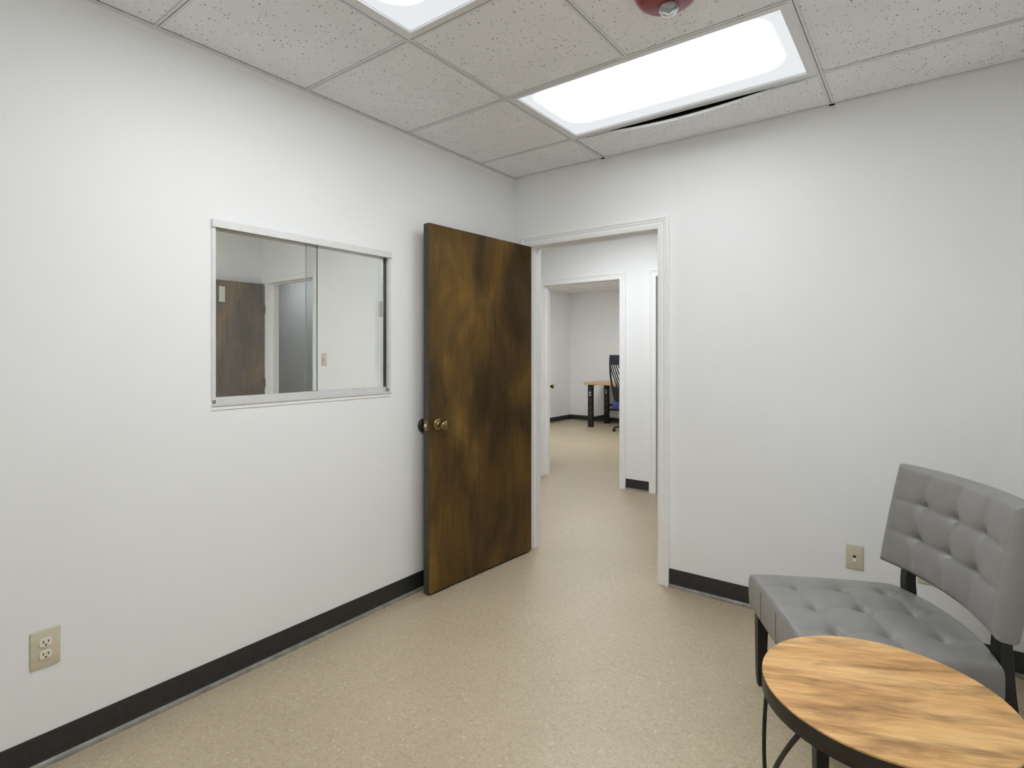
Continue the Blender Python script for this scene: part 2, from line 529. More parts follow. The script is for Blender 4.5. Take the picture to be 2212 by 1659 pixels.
def far_ceiling(x0, x1, y0, y1, gx0, gy0, label, holes=()):
    c = MB().box(x0, x1, y0, y1, CZ + 0.004, CZ + 0.02).build('ceiling', M['tile'])
    tag(c, label, 'ceiling', kind='structure')
    x = gx0
    while x < x1 - 0.05:
        if x > x0 + 0.05: MB().box(x - FW, x + FW, y0, y1, CZ, CZ + 0.004).build('ceiling_tee', M['tee'], c)
        x += 1.22
    y = gy0
    while y < y1 - 0.05:
        if y > y0 + 0.05: MB().box(x0, x1, y - FW, y + FW, CZ + 0.0005, CZ + 0.004).build('ceiling_tee', M['tee'], c)
        y += 0.61
    return c
far_ceiling(-8.0, 4.4, TH, HALL_Y, -7.4, 0.42, 'tiled ceiling of the corridor beyond the doorway')
far_ceiling(-3.41, 0.05, HALL_Y + TH, 6.48, -2.9, 2.3, 'tiled ceiling of the far office above the desk')
far_ceiling(-3.29, -TH, RY, 0.0, -3.0, -3.6, 'tiled ceiling of the room behind the glass window')
far_ceiling(0.17, 4.4, HALL_Y + TH, 4.2, 0.9, 2.4, 'tiled ceiling of the half-hidden neighbouring room')

# ------------------------------------------------------------------ ceiling lights
def troffer(cx, cy, z, level, label, hx=0.597, hy=0.293):
    t = empty('ceiling_light', (cx, cy, z))
    tag(t, label, 'ceiling light')
    f = MB()
    bx, by = 0.032, 0.018
    # door frame with a small raised lip round the lens
    f.box(-hx, hx, -hy, -hy + by, -0.004, 0.012); f.box(-hx, hx, hy - by, hy, -0.004, 0.012)
    f.box(-hx, -hx + bx, -hy + by, hy - by, -0.004, 0.012); f.box(hx - bx, hx, -hy + by, hy - by, -0.004, 0.012)
    f.build('frame', M['fixture'], t)
    h = MB()
    h.box(-hx + 0.01, hx - 0.01, -hy + 0.005, hy - 0.005, 0.10, 0.105)
    h.box(-hx + 0.01, -hx + 0.012, -hy + 0.005, hy - 0.005, 0.012, 0.10); h.box(hx - 0.012, hx - 0.01, -hy + 0.005, hy - 0.005, 0.012, 0.10)
    h.box(-hx + 0.012, hx - 0.012, -hy + 0.005, -hy + 0.007, 0.012, 0.10); h.box(-hx + 0.012, hx - 0.012, hy - 0.007, hy - 0.005, 0.012, 0.10)
    h.build('housing', M['fixture'], t)
    lx, ly = hx - bx, hy - by
    b = MB()
    b.grid(8, 4, lambda u, v: (-lx + 2 * lx * u, -ly + 2 * ly * v, 0.006 - 0.010 * math.sin(math.pi * u) * math.sin(math.pi * v)))
    b.build('diffuser', m_lens('lit_acrylic_lens', level, lx, ly, 0.055), t, smooth=True)
    return t
troffer(1.286 + 0.010, (GY[0] + GY[1]) / 2, CZ + 0.004, LIGHT_NEAR, 'lit rectangular ceiling light above the doorway wall, frame fully in view')
troffer(1.286 + 0.010, (GY[2] + GY[3]) / 2, CZ + 0.004, LIGHT_MAIN, 'lit ceiling light cut off by the top edge of the picture')
troffer(0.15, 0.95, CZ - 0.006, LIGHT_HALL, 'corridor ceiling light hidden above the open doorway')
troffer(-1.75, 4.2, CZ - 0.006, LIGHT_OFFICE, 'ceiling light of the far office hidden above its door head')
troffer(-1.5, -1.85, CZ - 0.006, LIGHT_NEXT, 'ceiling light of the room behind the glass, above the view')
troffer(-1.5, -3.2, CZ - 0.006, LIGHT_NEXT, 'rear ceiling light of the room behind the glass, out of view')
wl = empty('ceiling_light', (-5.35, 1.45, CZ - 0.10))
tag(wl, 'surface corridor light glimpsed as a bright sliver through the glass', 'ceiling light')
MB().box(-0.60, 0.60, -0.10, 0.10, 0.07, 0.10).build('housing', M['fixture'], wl)
MB().box(-0.60, 0.60, -0.14, 0.14, 0.0, 0.07, bev=0.02).build('diffuser', m_lens('lit_wrap_lens', 3.0, 0.8, 0.5), wl, smooth=True, angle=40)

# ------------------------------------------------------------------ baseboards
BASE_PROF = [(0, 0), (0.014, 0), (0.0145, 0.003), (0.011, 0.010), (0.006, 0.016), (0.0045, 0.024), (0.0042, 0.098), (0.003, 0.101), (0, 0.101)]
def baseboard(name, p, q, nrm, label):
    """cove base from floor point p to q, growing along nrm"""
    p, q, nrm = Vector((*p, 0)), Vector((*q, 0)), Vector((*nrm, 0))
    b = MB()
    b.prism(BASE_PROF, lambda u, v: p + nrm * u + Vector((0, 0, v)), lambda u, v: q + nrm * u + Vector((0, 0, v)))
    o = tag(b.build(name, M['base'], smooth=True, angle=50), label, 'baseboard', kind='structure')
    TOE = [(0.0125, 0.0), (0.0195, 0.0), (0.0190, 0.0035), (0.0135, 0.011), (0.0085, 0.0165), (0.0075, 0.0155)]
    MB().prism(TOE, lambda u, v: p + nrm * u + Vector((0, 0, v)), lambda u, v: q + nrm * u + Vector((0, 0, v))).build('toe_sheen', M['toe'], o, smooth=True, angle=50)
    return o
CW = 0.067    # casing width
baseboard('baseboard_left', (0, RY), (0, 0), (1, 0), 'black rubber baseboard along the wall under the glass window')
baseboard('baseboard_right', (D1[1] + CW, 0), (RX, 0), (0, -1), 'black rubber baseboard on the wall behind the grey chair')
baseboard('baseboard_corridor', (D2[1] + CW, HALL_Y), (D3[0] - CW, HALL_Y), (0, -1), 'short black baseboard between the two corridor doorways')
baseboard('baseboard_corridor_left', (-8.0, HALL_Y), (D2[0] - CW, HALL_Y), (0, -1), 'black baseboard of the corridor left of the office doorway')
baseboard('baseboard_office_left', (-3.41, HALL_Y + TH), (-3.41, 6.48), (1, 0), 'black baseboard on the left wall of the far office')
baseboard('baseboard_office_back', (-3.41, 6.48), (0.05, 6.48), (0, -1), 'black baseboard behind the desk in the far office')
baseboard('baseboard_side', (RX, RY), (RX, 0), (-1, 0), 'black baseboard on the side wall outside the picture')

# ------------------------------------------------------------------ door casings and jambs
CAS = [(0.0, 0.0), (0.0, 0.008), (0.006, 0.0105), (0.012, 0.0115), (0.026, 0.0125), (0.030, 0.0095), (0.034, 0.0100), (0.044, 0.0150), (0.048, 0.0125), (0.052, 0.0165), (0.058, 0.0185), (0.064, 0.0175), (CW, 0.014), (CW, 0.0)]
def casing(name, d, y_face, ny, wall_y0, wall_y1, label, stops=True, far_side=True):
    """white colonial casing mitred round opening d on face y_face (normal ny), with jamb boards and stops"""
    x0, x1, _, zt = d
    root = empty(name, ((x0 + x1) / 2, y_face, 0))
    ox = (x0 + x1) / 2
    tag(root, label, 'door frame', kind='structure')
    def sides(yf, n):
        P = lambda x, y, z: (x - ox, y - y_face, z)
        MB().prism(CAS, lambda u, v: P(x0 - u, yf + n * v, 0), lambda u, v: P(x0 - u, yf + n * v, zt + u)).build('casing_side', M['trim'], root, smooth=True, angle=25)
        MB().prism(CAS, lambda u, v: P(x1 + u, yf + n * v, 0), lambda u, v: P(x1 + u, yf + n * v, zt + u)).build('casing_side', M['trim'], root, smooth=True, angle=25)
        MB().prism(CAS, lambda u, v: P(x0 - u, yf + n * v, zt + u), lambda u, v: P(x1 + u, yf + n * v, zt + u)).build('casing_head', M['trim'], root, smooth=True, angle=25)
    sides(y_face, ny)
    if far_side:
        sides(wall_y1 if ny < 0 else wall_y0, -ny)
    a, b_ = wall_y0 - y_face, wall_y1 - y_face
    g = 0.004
    MB().box(x0 - ox - 0.018, x0 - ox - g * 0, a, b_, 0, zt + 0.018).build('jamb', M['trim'], root)
    MB().box(x1 - ox, x1 - ox + 0.018, a, b_, 0, zt + 0.018).build('jamb', M['trim'], root)
    MB().box(x0 - ox, x1 - ox, a, b_, zt, zt + 0.018).build('jamb_head', M['trim'], root)
    if stops:
        s0, s1 = a + 0.052, a + 0.085
        MB().box(x1 - ox - 0.011, x1 - ox, s0, s1, 0, zt).build('door_stop', M['trim'], root)
        MB().box(x0 - ox, x0 - ox + 0.011, s0, s1, 0, zt).build('door_stop', M['trim'], root)
        MB().box(x0 - ox + 0.011, x1 - ox - 0.011, s0, s1, zt - 0.011, zt).build('door_stop', M['trim'], root)
    return root
c1 = casing('trim_1', D1, 0.0, -1, 0.0, TH, 'white moulded casing round the near open doorway')
casing('trim_2', D2, HALL_Y, -1, HALL_Y, HALL_Y + TH, 'white moulded casing round the office doorway across the corridor')
casing('trim_3', D3, HALL_Y, -1, HALL_Y, HALL_Y + TH, 'white casing of the doorway half hidden at the right in the corridor')
casing('trim_4', DB, 0.0, -1, 0.0, TH, 'white door casing seen through the glass window')
# strike plate on the latch jamb of the near doorway
MB().box(D1[1] - 0.002 - (D1[0] + D1[1]) / 2, D1[1] + 0.001 - (D1[0] + D1[1]) / 2, 0.008, 0.036, 0.905, 0.965).build('strike_plate', M['brass'], c1)

# ------------------------------------------------------------------ doors
def knob(parent, x, y, z, ny, name='knob', k=1.0):
    """door knob on rosette, axis along local y"""
    b = MB()
    prof = [(0.0, 0.0), (0.033, 0.0), (0.0335, 0.004), (0.030, 0.009), (0.018, 0.012), (0.0115, 0.016), (0.0105, 0.030), (0.014, 0.036),
            (0.022, 0.042), (0.0265, 0.050), (0.0275, 0.057), (0.0255, 0.065), (0.019, 0.071), (0.010, 0.0745), (0.0, 0.0755)]
    b.lathe([(r, h * k) for r, h in prof], (x, y, z), (0, ny, 0), 36)
    return b.build(name, M['brass'], parent, smooth=True, angle=60)

def door_leaf(name, hinge, ang, w, h, label, wood='door', flip=1, kz=0.916, hy=-0.030):
    """leaf grows along local +x from the hinge, thickness along local -y*flip; room face at y = 0"""
    root = empty(name, (hinge[0], hinge[1], 0.012), ang)
    tag(root, label, 'door', kind='structure')
    T = 0.044
    y0, y1 = (-T, 0.0) if flip > 0 else (0.0, T)
    leaf = MB().box(0.0, w - 0.003, y0, y1, 0.0, h, bev=0.0015, seg=1).build('door_leaf', M[wood], root)
    MB().box(w - 0.003, w, y0 + 0.001, y1 - 0.001, 0.001, h - 0.001).build('door_edge', M['door_edge'], root)
    kx = w - 0.062
    knob(root, kx, 0.0, kz, flip)
    knob(root, kx, -flip * T, kz, -flip, k=0.58)
    MB().box(w, w + 0.0018, y0 + 0.009, y1 - 0.009, kz - 0.029, kz + 0.029).build('latch_plate', M['brass'], root)
    MB().box(w + 0.0018, w + 0.010, y0 + 0.015, y1 - 0.017, kz - 0.009, kz + 0.007, bev=0.002).build('latch_bolt', M['ivory_light'], root)
    for hz in (0.22, h / 2, h - 0.26):
        MB().tube([(-0.006, flip * hy, hz - 0.045), (-0.006, flip * hy, hz + 0.045)], 0.006, 12).build('hinge', M['brass'], root, smooth=True, angle=40)
    return root
# near door: hinged on the left jamb, swung just past a right angle against the left wall
pf, ph = Vector((0.110, -0.918)), Vector((0.163, -0.020))
dv = (pf - ph); wd_ = dv.length
d1 = door_leaf('door_1', (ph.x, ph.y), math.atan2(dv.y, dv.x), wd_, 2.016, 'dark stained wooden door standing open against the left wall')
# far office door: swung far back inside the office, only its knob shows past the casing
d2 = door_leaf('door_2', (-1.064, HALL_Y + TH + 0.03), R(123.5), 0.835, 2.02, 'office door swung back behind the casing, only its brass knob showing', flip=-1, kz=0.895)
# door of the room behind the glass
d3 = door_leaf('door_3', (-3.166, -0.03), R(-92), 0.815, 2.016, 'brown wooden door with a paper sticker seen through the glass', wood='door_veiled', hy=0.003)
MB().box(0.385, 0.440, 0.0, 0.0012, 1.805, 1.955, bev=0.0004, seg=1).build('paper_sticker', M['white'], d3)

# ------------------------------------------------------------------ sliding glass window in the left wall
wy0, wy1, wz0, wz1 = WIN
win = empty('window_1', (0, (wy0 + wy1) / 2, wz0))
tag(win, 'sliding glass office window in a slim white metal frame', 'window', kind='structure')
oy, oz = (wy0 + wy1) / 2, wz0
def wbox(x0, x1, y0, y1, z0, z1, name, m, parent=win, bev=0.0):
    return MB().box(x0, x1, y0 - oy, y1 - oy, z0 - oz, z1 - oz, bev=bev, seg=1).build(name, m, parent)
wbox(-0.060, 0.014, wy0 - 0.004, wy1 + 0.004, wz1 - 0.030, wz1 + 0.002, 'head_track', M['alu'], bev=0.0015)
wbox(-0.060, 0.006, wy0 - 0.002, wy0 + 0.012, wz0 + 0.034, wz1 - 0.030, 'side_channel', M['alu'])
b = MB()
b.box(-0.060, -0.038, wy1 - oy - 0.014, wy1 - oy + 0.002, 0.034, wz1 - 0.030 - oz).box(-0.012, 0.006, wy1 - oy - 0.014, wy1 - oy + 0.002, 0.034, wz1 - 0.030 - oz)
b.build('side_channel', M['alu'], win)
wbox(-0.038, -0.012, wy1 - 0.006, wy1 + 0.001, wz0 + 0.034, wz1 - 0.030, 'channel_groove', M['alu_dark'])
wbox(-0.060, 0.010, wy0 - 0.002, wy1 + 0.002, wz0 + 0.010, wz0 + 0.018, 'sill_track', M['alu'], bev=0.001)
wbox(-0.002, 0.004, wy0 - 0.002, wy1 + 0.002, wz0 - 0.006, wz0 + 0.010, 'sill_flange', M['trim'])
wbox(-0.044, -0.036, wy0, wy1, wz0 + 0.018, wz0 + 0.030, 'track_rib', M['alu'])
def pane(xc, y0, y1):
    p = wbox(xc - 0.003, xc + 0.003, y0, y1, wz0 + 0.040, wz1 - 0.022, 'glass_pane', M['glass'])
    MB().box(xc - 0.008, xc + 0.008, y0 - oy, y1 - oy, 0.018, 0.044, bev=0.001, seg=1).build('bottom_rail', M['alu'], p)
    # polished edges of the sheet
    return p
pl = pane(-0.004, -1.992, -1.530)
pr_ = pane(-0.028, -1.572, -1.100)
MB().box(-0.0250, -0.0235, -1.147 - oy, -1.125 - oy, 1.512 - oz, 1.592 - oz, bev=0.0006, seg=1).build('finger_pull', M['steel'], pr_)
MB().box(-0.0075, -0.0005, -1.5300 - oy, -1.5294 - oy, 0.044, wz1 - 0.030 - oz).build('pane_edge', M['pane_edge'], pl)
MB().box(-0.0315, -0.0245, -1.5728 - oy, -1.572 - oy, 0.044, wz1 - 0.030 - oz).build('pane_edge', M['alu_dark'], pr_)
# drywall reveal of the opening is the wall itself; room-side ledge behind the track
wbox(-TH, -0.060, wy0, wy1, wz0, wz0 + 0.012, 'sill_board', M['trim'])

# ------------------------------------------------------------------ wall plates
def plate_base(name, loc, rz, label, cat, w=0.076, h=0.120, m='ivory'):
    """plate in local XZ, front towards local -y"""
    t = empty(name, loc, rz)
    tag(t, label, cat)
    b = MB()
    b.box(-w / 2, w / 2, -0.006, 0.0, -h / 2, h / 2, bev=0.0035, seg=2)
    b.build('cover_plate', M[m], t, smooth=True, angle=35)
    return t
def screw(t, z):
    MB().lathe([(0.0, 0.0), (0.0035, 0.0), (0.003, 0.0012), (0.0, 0.0015)], (0, -0.006, z), (0, -1, 0), 12).build('screw', M['ivory'], t)
def duplex(loc, rz, label):
    t = plate_base('wall_outlet', loc, rz, label, 'outlet')
    for s in (1, -1):
        zc = 0.0195 * s
        b = MB()
        prof = []
        for k in range(24):
            a = 2 * math.pi * k / 24
            x, z = 0.0172 * math.cos(a), 0.0172 * math.sin(a)
            prof.append((x, max(-0.0125, min(0.0125, z))))
        b.prism(prof, lambda u, v: (u, -0.0060, zc + v), lambda u, v: (u * 0.96, -0.0095, zc + v * 0.96))
        f = b.build('receptacle', M['ivory_light'], t)
        for sx, hh in ((-0.0065, 0.0085), (0.0065, 0.0070)):
            MB().box(sx - 0.0013, sx + 0.0013, -0.0098, -0.0094, zc + 0.002 - hh / 2 + 0.001, zc + 0.002 + hh / 2 + 0.001).build('slot', M['slot'], f)
        MB().box(-0.0025, 0.0025, -0.0098, -0.0094, zc - 0.0095, zc - 0.0050).build('slot', M['slot'], f)
    screw(t, 0.0)
    return t
duplex((0.0, -2.524, 0.375), R(90), 'ivory duplex power outlet low on the left wall')
duplex((2.275, 0.0, 0.362), 0.0, 'ivory outlet plate peeking out under the chair backrest')
ph_ = plate_base('phone_jack', (1.9975, 0.0, 0.362), 0.0, 'ivory phone jack plate on the wall left of the chair', 'wall plate', w=0.070, h=0.114)
MB().box(-0.006, 0.006, -0.0068, -0.0058, -0.002, 0.009).build('jack_port', M['slot'], ph_)
MB().box(-0.006, 0.006, -0.0085, -0.0058, -0.020, -0.004, bev=0.0008, seg=1).build('jack_insert', M['trim'], ph_)
screw(ph_, 0.042); screw(ph_, -0.042)
sw = plate_base('light_switch', (-2.176, 0.0, 1.262), 0.0, 'ivory light switch beside the casing, seen through the glass', 'light switch')
MB().box(-0.005, 0.005, -0.0072, -0.0058, -0.012, 0.012).build('switch_slot', M['slot'], sw)
MB().box(-0.004, 0.004, -0.018, -0.006, 0.000, 0.009, bev=0.001, seg=1).build('toggle', M['ivory_light'], sw)

bp = empty('door_bumper', (0.0, -0.857, 0.915))
tag(bp, 'black rubber door bumper on the left wall behind the brass knob', 'door bumper')
MB().lathe([(0.021, 0.004), (0.024, 0.016), (0.030, 0.019), (0.036, 0.015), (0.038, 0.006), (0.038, 0.0), (0.021, 0.0), (0.021, 0.004)], (0, 0, 0), (1, 0, 0), 40).build('rubber_ring', M['base'], bp, smooth=True, angle=60)
MB().lathe([(0.0, 0.0), (0.021, 0.0), (0.021, 0.004), (0.010, 0.006), (0.0, 0.006)], (0, 0, 0), (1, 0, 0), 32).build('centre_disc', M['alu_dark'], bp, smooth=True, angle=40)

# ------------------------------------------------------------------ fire alarm strobe
al = empty('fire_alarm_strobe', (1.582, -1.283, CZ + 0.003))
tag(al, 'round red ceiling alarm with clear domed strobe lens', 'alarm')
MB().lathe([(0.0, 0.0), (0.100, 0.0), (0.103, -0.004), (0.102, -0.012), (0.094, -0.026), (0.080, -0.034), (0.0, -0.036)], (0, 0, 0), (0, 0, 1), 48).build('housing', M['red'], al, smooth=True, angle=50)
MB().lathe([(0.1005, -0.001), (0.105, -0.003), (0.1055, -0.007), (0.1025, -0.0105), (0.0995, -0.008)], (0, 0, 0), (0, 0, 1), 48).build('rim', m_speck('pale_rim', (0.72, 0.55, 0.54), 0.3), al, smooth=True)
MB().lathe([(0.0, -0.064), (0.012, -0.0625), (0.024, -0.056), (0.032, -0.044), (0.034, -0.033), (0.031, -0.033), (0.028, -0.043), (0.020, -0.052), (0.0, -0.058)], (-0.006, 0.030, 0), (0, 0, 1), 32).build('strobe_lens', M['clear'], al, smooth=True)
MB().lathe([(0.0, -0.054), (0.004, -0.053), (0.006, -0.046), (0.012, -0.038), (0.022, -0.0345)], (-0.006, 0.030, 0), (0, 0, 1), 20).build('flash_tube', M['steel'], al, smooth=True)

# ------------------------------------------------------------------ tufted accent chair
CH_O = (1.844, -0.945)
CH_A = math.atan2(-0.872, 0.490)
ch = empty('accent_chair', (*CH_O, 0), CH_A)
tag(ch, 'armless grey tufted leatherette accent chair with black wooden legs', 'chair')

def tuft(a, b, av, bv, sa, sb, deep, crease, edge):
    """pull-down at the button grid (av x bv) plus shallow seams joining the buttons"""
    h = 0.0
    for p in av:
        for q in bv:
            d2 = ((a - p) / sa) ** 2 + ((b - q) / sb) ** 2
            h += deep * math.exp(-math.sqrt(d2 + 0.02) * 2.0)
    ca = min(abs(a - p) for p in av); cb_ = min(abs(b - q) for q in bv)
    h += crease * edge * (math.exp(-ca / 0.010) + math.exp(-cb_ / 0.010))
    return h

# seat: trapezoid with a rear edge that bows backwards
def seat_outline(u, v):
    hw = 0.315 - 0.030 * v
    x = (2 * u - 1) * hw
    y = 0.005 + 0.520 * v + 0.050 * v * (1 - (2 * u - 1) ** 2)
    return x, y
SA, SB = [-0.165, 0.0, 0.165], [0.135, 0.290, 0.445]
def seat_top(u, v):
    x, y = seat_outline(u, v)
    eu, ev = 4 * u * (1 - u), 4 * v * (1 - v)
    e = (max(eu, 0) ** 0.30) * (max(ev, 0) ** 0.30)
    z = 0.418 + 0.030 * e
    z -= tuft(x, y, SA, SB, 0.036, 0.036, 0.040, 0.0055, min(1, 3 * min(eu, ev)))
    return (x, y, max(z, 0.398))
def pad(name, top, outline, zb, parent, m, N=56, rr=0.022):
    """upholstered block: tufted top, rounded shoulders, straight sides, flat bottom"""
    b = MB()
    g = b.grid(N, N, top)
    rim = [(i, 0) for i in range(N + 1)] + [(N, j) for j in range(1, N + 1)] + [(i, N) for i in range(N - 1, -1, -1)] + [(0, j) for j in range(N - 1, 0, -1)]
    return b, g, rim
def spread(t, k=0.55):
    # cosine-ish spacing so that the shoulders get more rows
    return (1 - k) * t + k * (0.5 - 0.5 * math.cos(math.pi * t))
b = MB(); N = 64
g = b.grid(N, N, lambda u, v: seat_top(spread(u), spread(v)))
rim = [(i, 0) for i in range(N + 1)] + [(N, j) for j in range(1, N + 1)] + [(i, N) for i in range(N - 1, -1, -1)] + [(0, j) for j in range(N - 1, 0, -1)]
prev = [g[i][j] for i, j in rim]
cx_, cy_ = 0.0, 0.28
for (grow, z) in ((1.012, 0.408), (1.018, 0.394), (1.018, 0.340), (1.010, 0.300), (0.985, 0.288)):
    cur = []
    for (i, j) in rim:
        x, y = seat_outline(spread(i / N), spread(j / N))
        cur.append(b.bm.verts.new((cx_ + (x - cx_) * grow, cy_ + (y - cy_) * grow, z)))
    for k in range(len(rim)):
        l = (k + 1) % len(rim)
        b.bm.faces.new((prev[k], prev[l], cur[l], cur[k]))
    prev = cur
b.bm.faces.new(prev)
seat = b.build('seat', M['leather'], ch, smooth=True, angle=60)
# sewn seam lines down the front face
for sx in SA:
    MB().tube([(sx, 0.0, 0.412), (sx, -0.0015, 0.398), (sx, -0.0015, 0.340), (sx, 0.001, 0.302)], 0.0007, 6).build('seam', M['seam'], seat)

# backrest: arc of radius 0.9, reclined, four by three tufted panels
RB, HALFA = 0.92, R(18.8)
BT, BZ0, BZ1, LEAN = 0.080, 0.520, 0.880, 0.070
def back_pt(s, t, depth):
    """s -1..1 across, t 0..1 up, depth 0 front .. 1 rear"""
    a = s * HALFA
    r = RB + depth * BT
    x = r * math.sin(a)
    y = 0.520 - RB + r * math.cos(a) + LEAN * t
    z = BZ0 + (BZ1 - BZ0) * t - depth * BT * (LEAN / (BZ1 - BZ0)) * 0.6
    return x, y, z
BA = [-0.5, 0.0, 0.5]; BB = [1 / 3, 2 / 3]
def back_front(u, v):
    s, t = 2 * u - 1, v
    eu, ev = 4 * u * (1 - u), 4 * v * (1 - v)
    e = (max(eu, 0) ** 0.35) * (max(ev, 0) ** 0.35)
    wa, wb = RB * HALFA, (BZ1 - BZ0)
    d = tuft(s * wa, t * wb, [k * wa for k in BA], [k * wb for k in BB], 0.036, 0.034, 0.036, 0.0075, min(1, 4 * min(eu, ev)))
    return back_pt(s, t, -0.35 * e + 0.22 + d / BT)
b = MB()
g = b.grid(N, N, lambda u, v: back_front(spread(u), spread(v)))
prev = [g[i][j] for i, j in rim]
for (gs, gt0, gt1, dep) in ((1.016, -0.020, 1.020, 0.32), (1.022, -0.030, 1.030, 0.45), (1.022, -0.030, 1.030, 0.82), (1.010, -0.010, 1.010, 0.97), (0.975, 0.02, 0.98, 1.0)):
    cur = []
    for (i, j) in rim:
        s, t = 2 * spread(i / N) - 1, spread(j / N)
        cur.append(b.bm.verts.new(back_pt(s * gs, gt0 + (gt1 - gt0) * t, dep)))
    for k in range(len(rim)):
        l = (k + 1) % len(rim)
        b.bm.faces.new((prev[k], prev[l], cur[l], cur[k]))
    prev = cur
# rear skin follows the curve
gr = b.grid(N, N, lambda u, v: back_pt((2 * spread(u) - 1) * 0.975, 0.02 + 0.96 * spread(v), 1.0))
bmesh.ops.remove_doubles(b.bm, verts=b.bm.verts, dist=0.00005)
b.build('backrest', M['leather'], ch, smooth=True, angle=60)

def leg(pts, w):
    """square tapered leg through stations (x, y, z, half)"""
    b = MB(); prev = None
    for (x, y, z, hx, hy) in pts:
        cur = [b.bm.verts.new((x + sx * hx, y + sy * hy, z)) for sx, sy in ((-1, -1), (1, -1), (1, 1), (-1, 1))]
        if prev:
            for k in range(4):
                b.bm.faces.new((prev[k], prev[(k + 1) % 4], cur[(k + 1) % 4], cur[k]))
        else:
            b.bm.faces.new(cur[::-1])
        prev = cur
    b.bm.faces.new(prev)
    bmesh.ops.bevel(b.bm, geom=[e for e in b.bm.edges], offset=0.002, segments=1, affect='EDGES')
    return b.build('leg', M['blackwood'], ch)
for s in (-1, 1):
    leg([(s * 0.275, 0.036, 0.0, 0.015, 0.015), (s * 0.280, 0.036, 0.05, 0.017, 0.017), (s * 0.280, 0.038, 0.292, 0.021, 0.021)], 0)
    # rear leg sweeps back at the foot and rises behind the pad
    leg([(s * 0.238, 0.640, 0.0, 0.018, 0.015), (s * 0.238, 0.580, 0.18, 0.020, 0.019), (s * 0.238, 0.560, 0.34, 0.020, 0.021),
         (s * 0.238, 0.555, 0.46, 0.020, 0.018), (s * 0.238, 0.563, 0.60, 0.020, 0.014)], 0)
MB().box(-0.275, 0.275, 0.03, 0.05, 0.255, 0.290).box(-0.235, 0.235, 0.500, 0.520, 0.262, 0.290).box(-0.285, -0.265, 0.05, 0.50, 0.262, 0.292).box(0.265, 0.285, 0.05, 0.50, 0.262, 0.292).build('seat_frame', M['blackwood'], ch)

# ------------------------------------------------------------------ round side table
TC, TR, TZ = (2.187, -1.536), 0.2505, 0.550
tb = empty('side_table', (*TC, 0))
tag(tb, 'round wooden side table with dark metal rim and thin bent legs', 'table')
MB().lathe([(0.0, TZ - 0.030), (TR - 0.004, TZ - 0.030), (TR - 0.004, TZ - 0.0045), (TR, TZ - 0.0045), (TR, TZ - 0.001), (TR - 0.001, TZ), (0.0, TZ)], (0, 0, 0), (0, 0, 1), 96).build('table_top', M['tabletop'], tb, smooth=True, angle=40).rotation_euler = (0, 0, R(24))
MB().lathe([(TR - 0.0035, TZ - 0.005), (TR, TZ - 0.005), (TR + 0.0005, TZ - 0.007), (TR + 0.0005, TZ - 0.042), (TR - 0.0035, TZ - 0.042), (TR - 0.0035, TZ - 0.005)], (0, 0, 0), (0, 0, 1), 96).build('rim_band', M['band'], tb, smooth=True, angle=40)
def bar(a0, a1, out=0.012, pw=1.7):
    pts = []
    for k in range(25):
        t = k / 24
        a = R(a0 + (a1 - a0) * (t ** pw))
        r = TR - 0.008 + out * math.sin(math.pi * min(1, t * 1.25)) - 0.03 * t * t
        pts.append((r * math.cos(a), r * math.sin(a), (TZ - 0.032) * (1 - t) + 0.005 * t))
    return pts
for k in range(3):
    MB().tube(bar(201 + 120 * k, 222 + 120 * k), 0.0045, 10).build('leg_bar', M['blackmetal'], tb, smooth=True)
    MB().tube(bar(237 + 120 * k, 160 + 120 * k, 0.0, 1.0), 0.0055, 10).build('leg_bar', M['blackmetal'], tb, smooth=True)
ring = [((TR - 0.036) * math.cos(2 * math.pi * k / 64), (TR - 0.036) * math.sin(2 * math.pi * k / 64), 0.006) for k in range(65)]
MB().tube(ring, 0.0055, 8).build('floor_ring', M['blackmetal'], tb, smooth=True)

# ------------------------------------------------------------------ far office: desk and task chair
dk = empty('work_desk', (-1.76, 6.05, 0))
tag(dk, 'wood-topped work desk on black perforated steel legs in the far office', 'desk')
DX0, DX1, DY0, DY1, DH = -0.90, 0.90, -0.36, 0.36, 0.80
MB().box(DX0, DX1, DY0, DY1, DH - 0.045, DH, bev=0.004).build('desk_top', M['desktop'], dk)
for sx in (DX0 + 0.12, DX1 - 0.12):
    for sy in (DY0 + 0.05, DY1 - 0.05):
        l = MB().box(sx - 0.045, sx + 0.045, sy - 0.03, sy + 0.03, 0.0, DH - 0.045, bev=0.004).build('leg', M['blackmetal'], dk)
        for z in (0.62, 0.575):
            MB().lathe([(0.0, 0.0), (0.016, 0.0), (0.016, 0.0012), (0.0, 0.0012)], (sx, sy - 0.03, z), (0, -1, 0), 16).build('bolt_plate', M['white'], l)
        for z in (0.48, 0.37, 0.26):
            MB().lathe([(0.0, 0.0), (0.006, 0.0), (0.006, 0.001), (0.0, 0.001)], (sx + 0.012, sy - 0.03, z), (0, -1, 0), 10).build('adjust_hole', M['steel'], l)
    MB().box(sx - 0.02, sx + 0.02, DY0 + 0.08, DY1 - 0.08, 0.13, 0.17).build('foot_rail', M['blackmetal'], dk)
    MB().box(sx - 0.025, sx + 0.025, DY0 + 0.02, DY1 - 0.02, DH - 0.060, DH - 0.045).build('top_bracket', M['blackmetal'], dk)
MB().box(DX0 + 0.165, DX1 - 0.165, DY1 - 0.060, DY1 - 0.040, 0.33, 0.37).box(DX0 + 0.165, DX1 - 0.165, DY1 - 0.060, DY1 - 0.040, 0.25, 0.28).build('stretcher', M['blackmetal'], dk)

oc = empty('task_chair', (-1.66, 5.56, 0), R(174))
tag(oc, 'dark mesh-backed task chair with blue seat pulled up to the desk', 'chair')
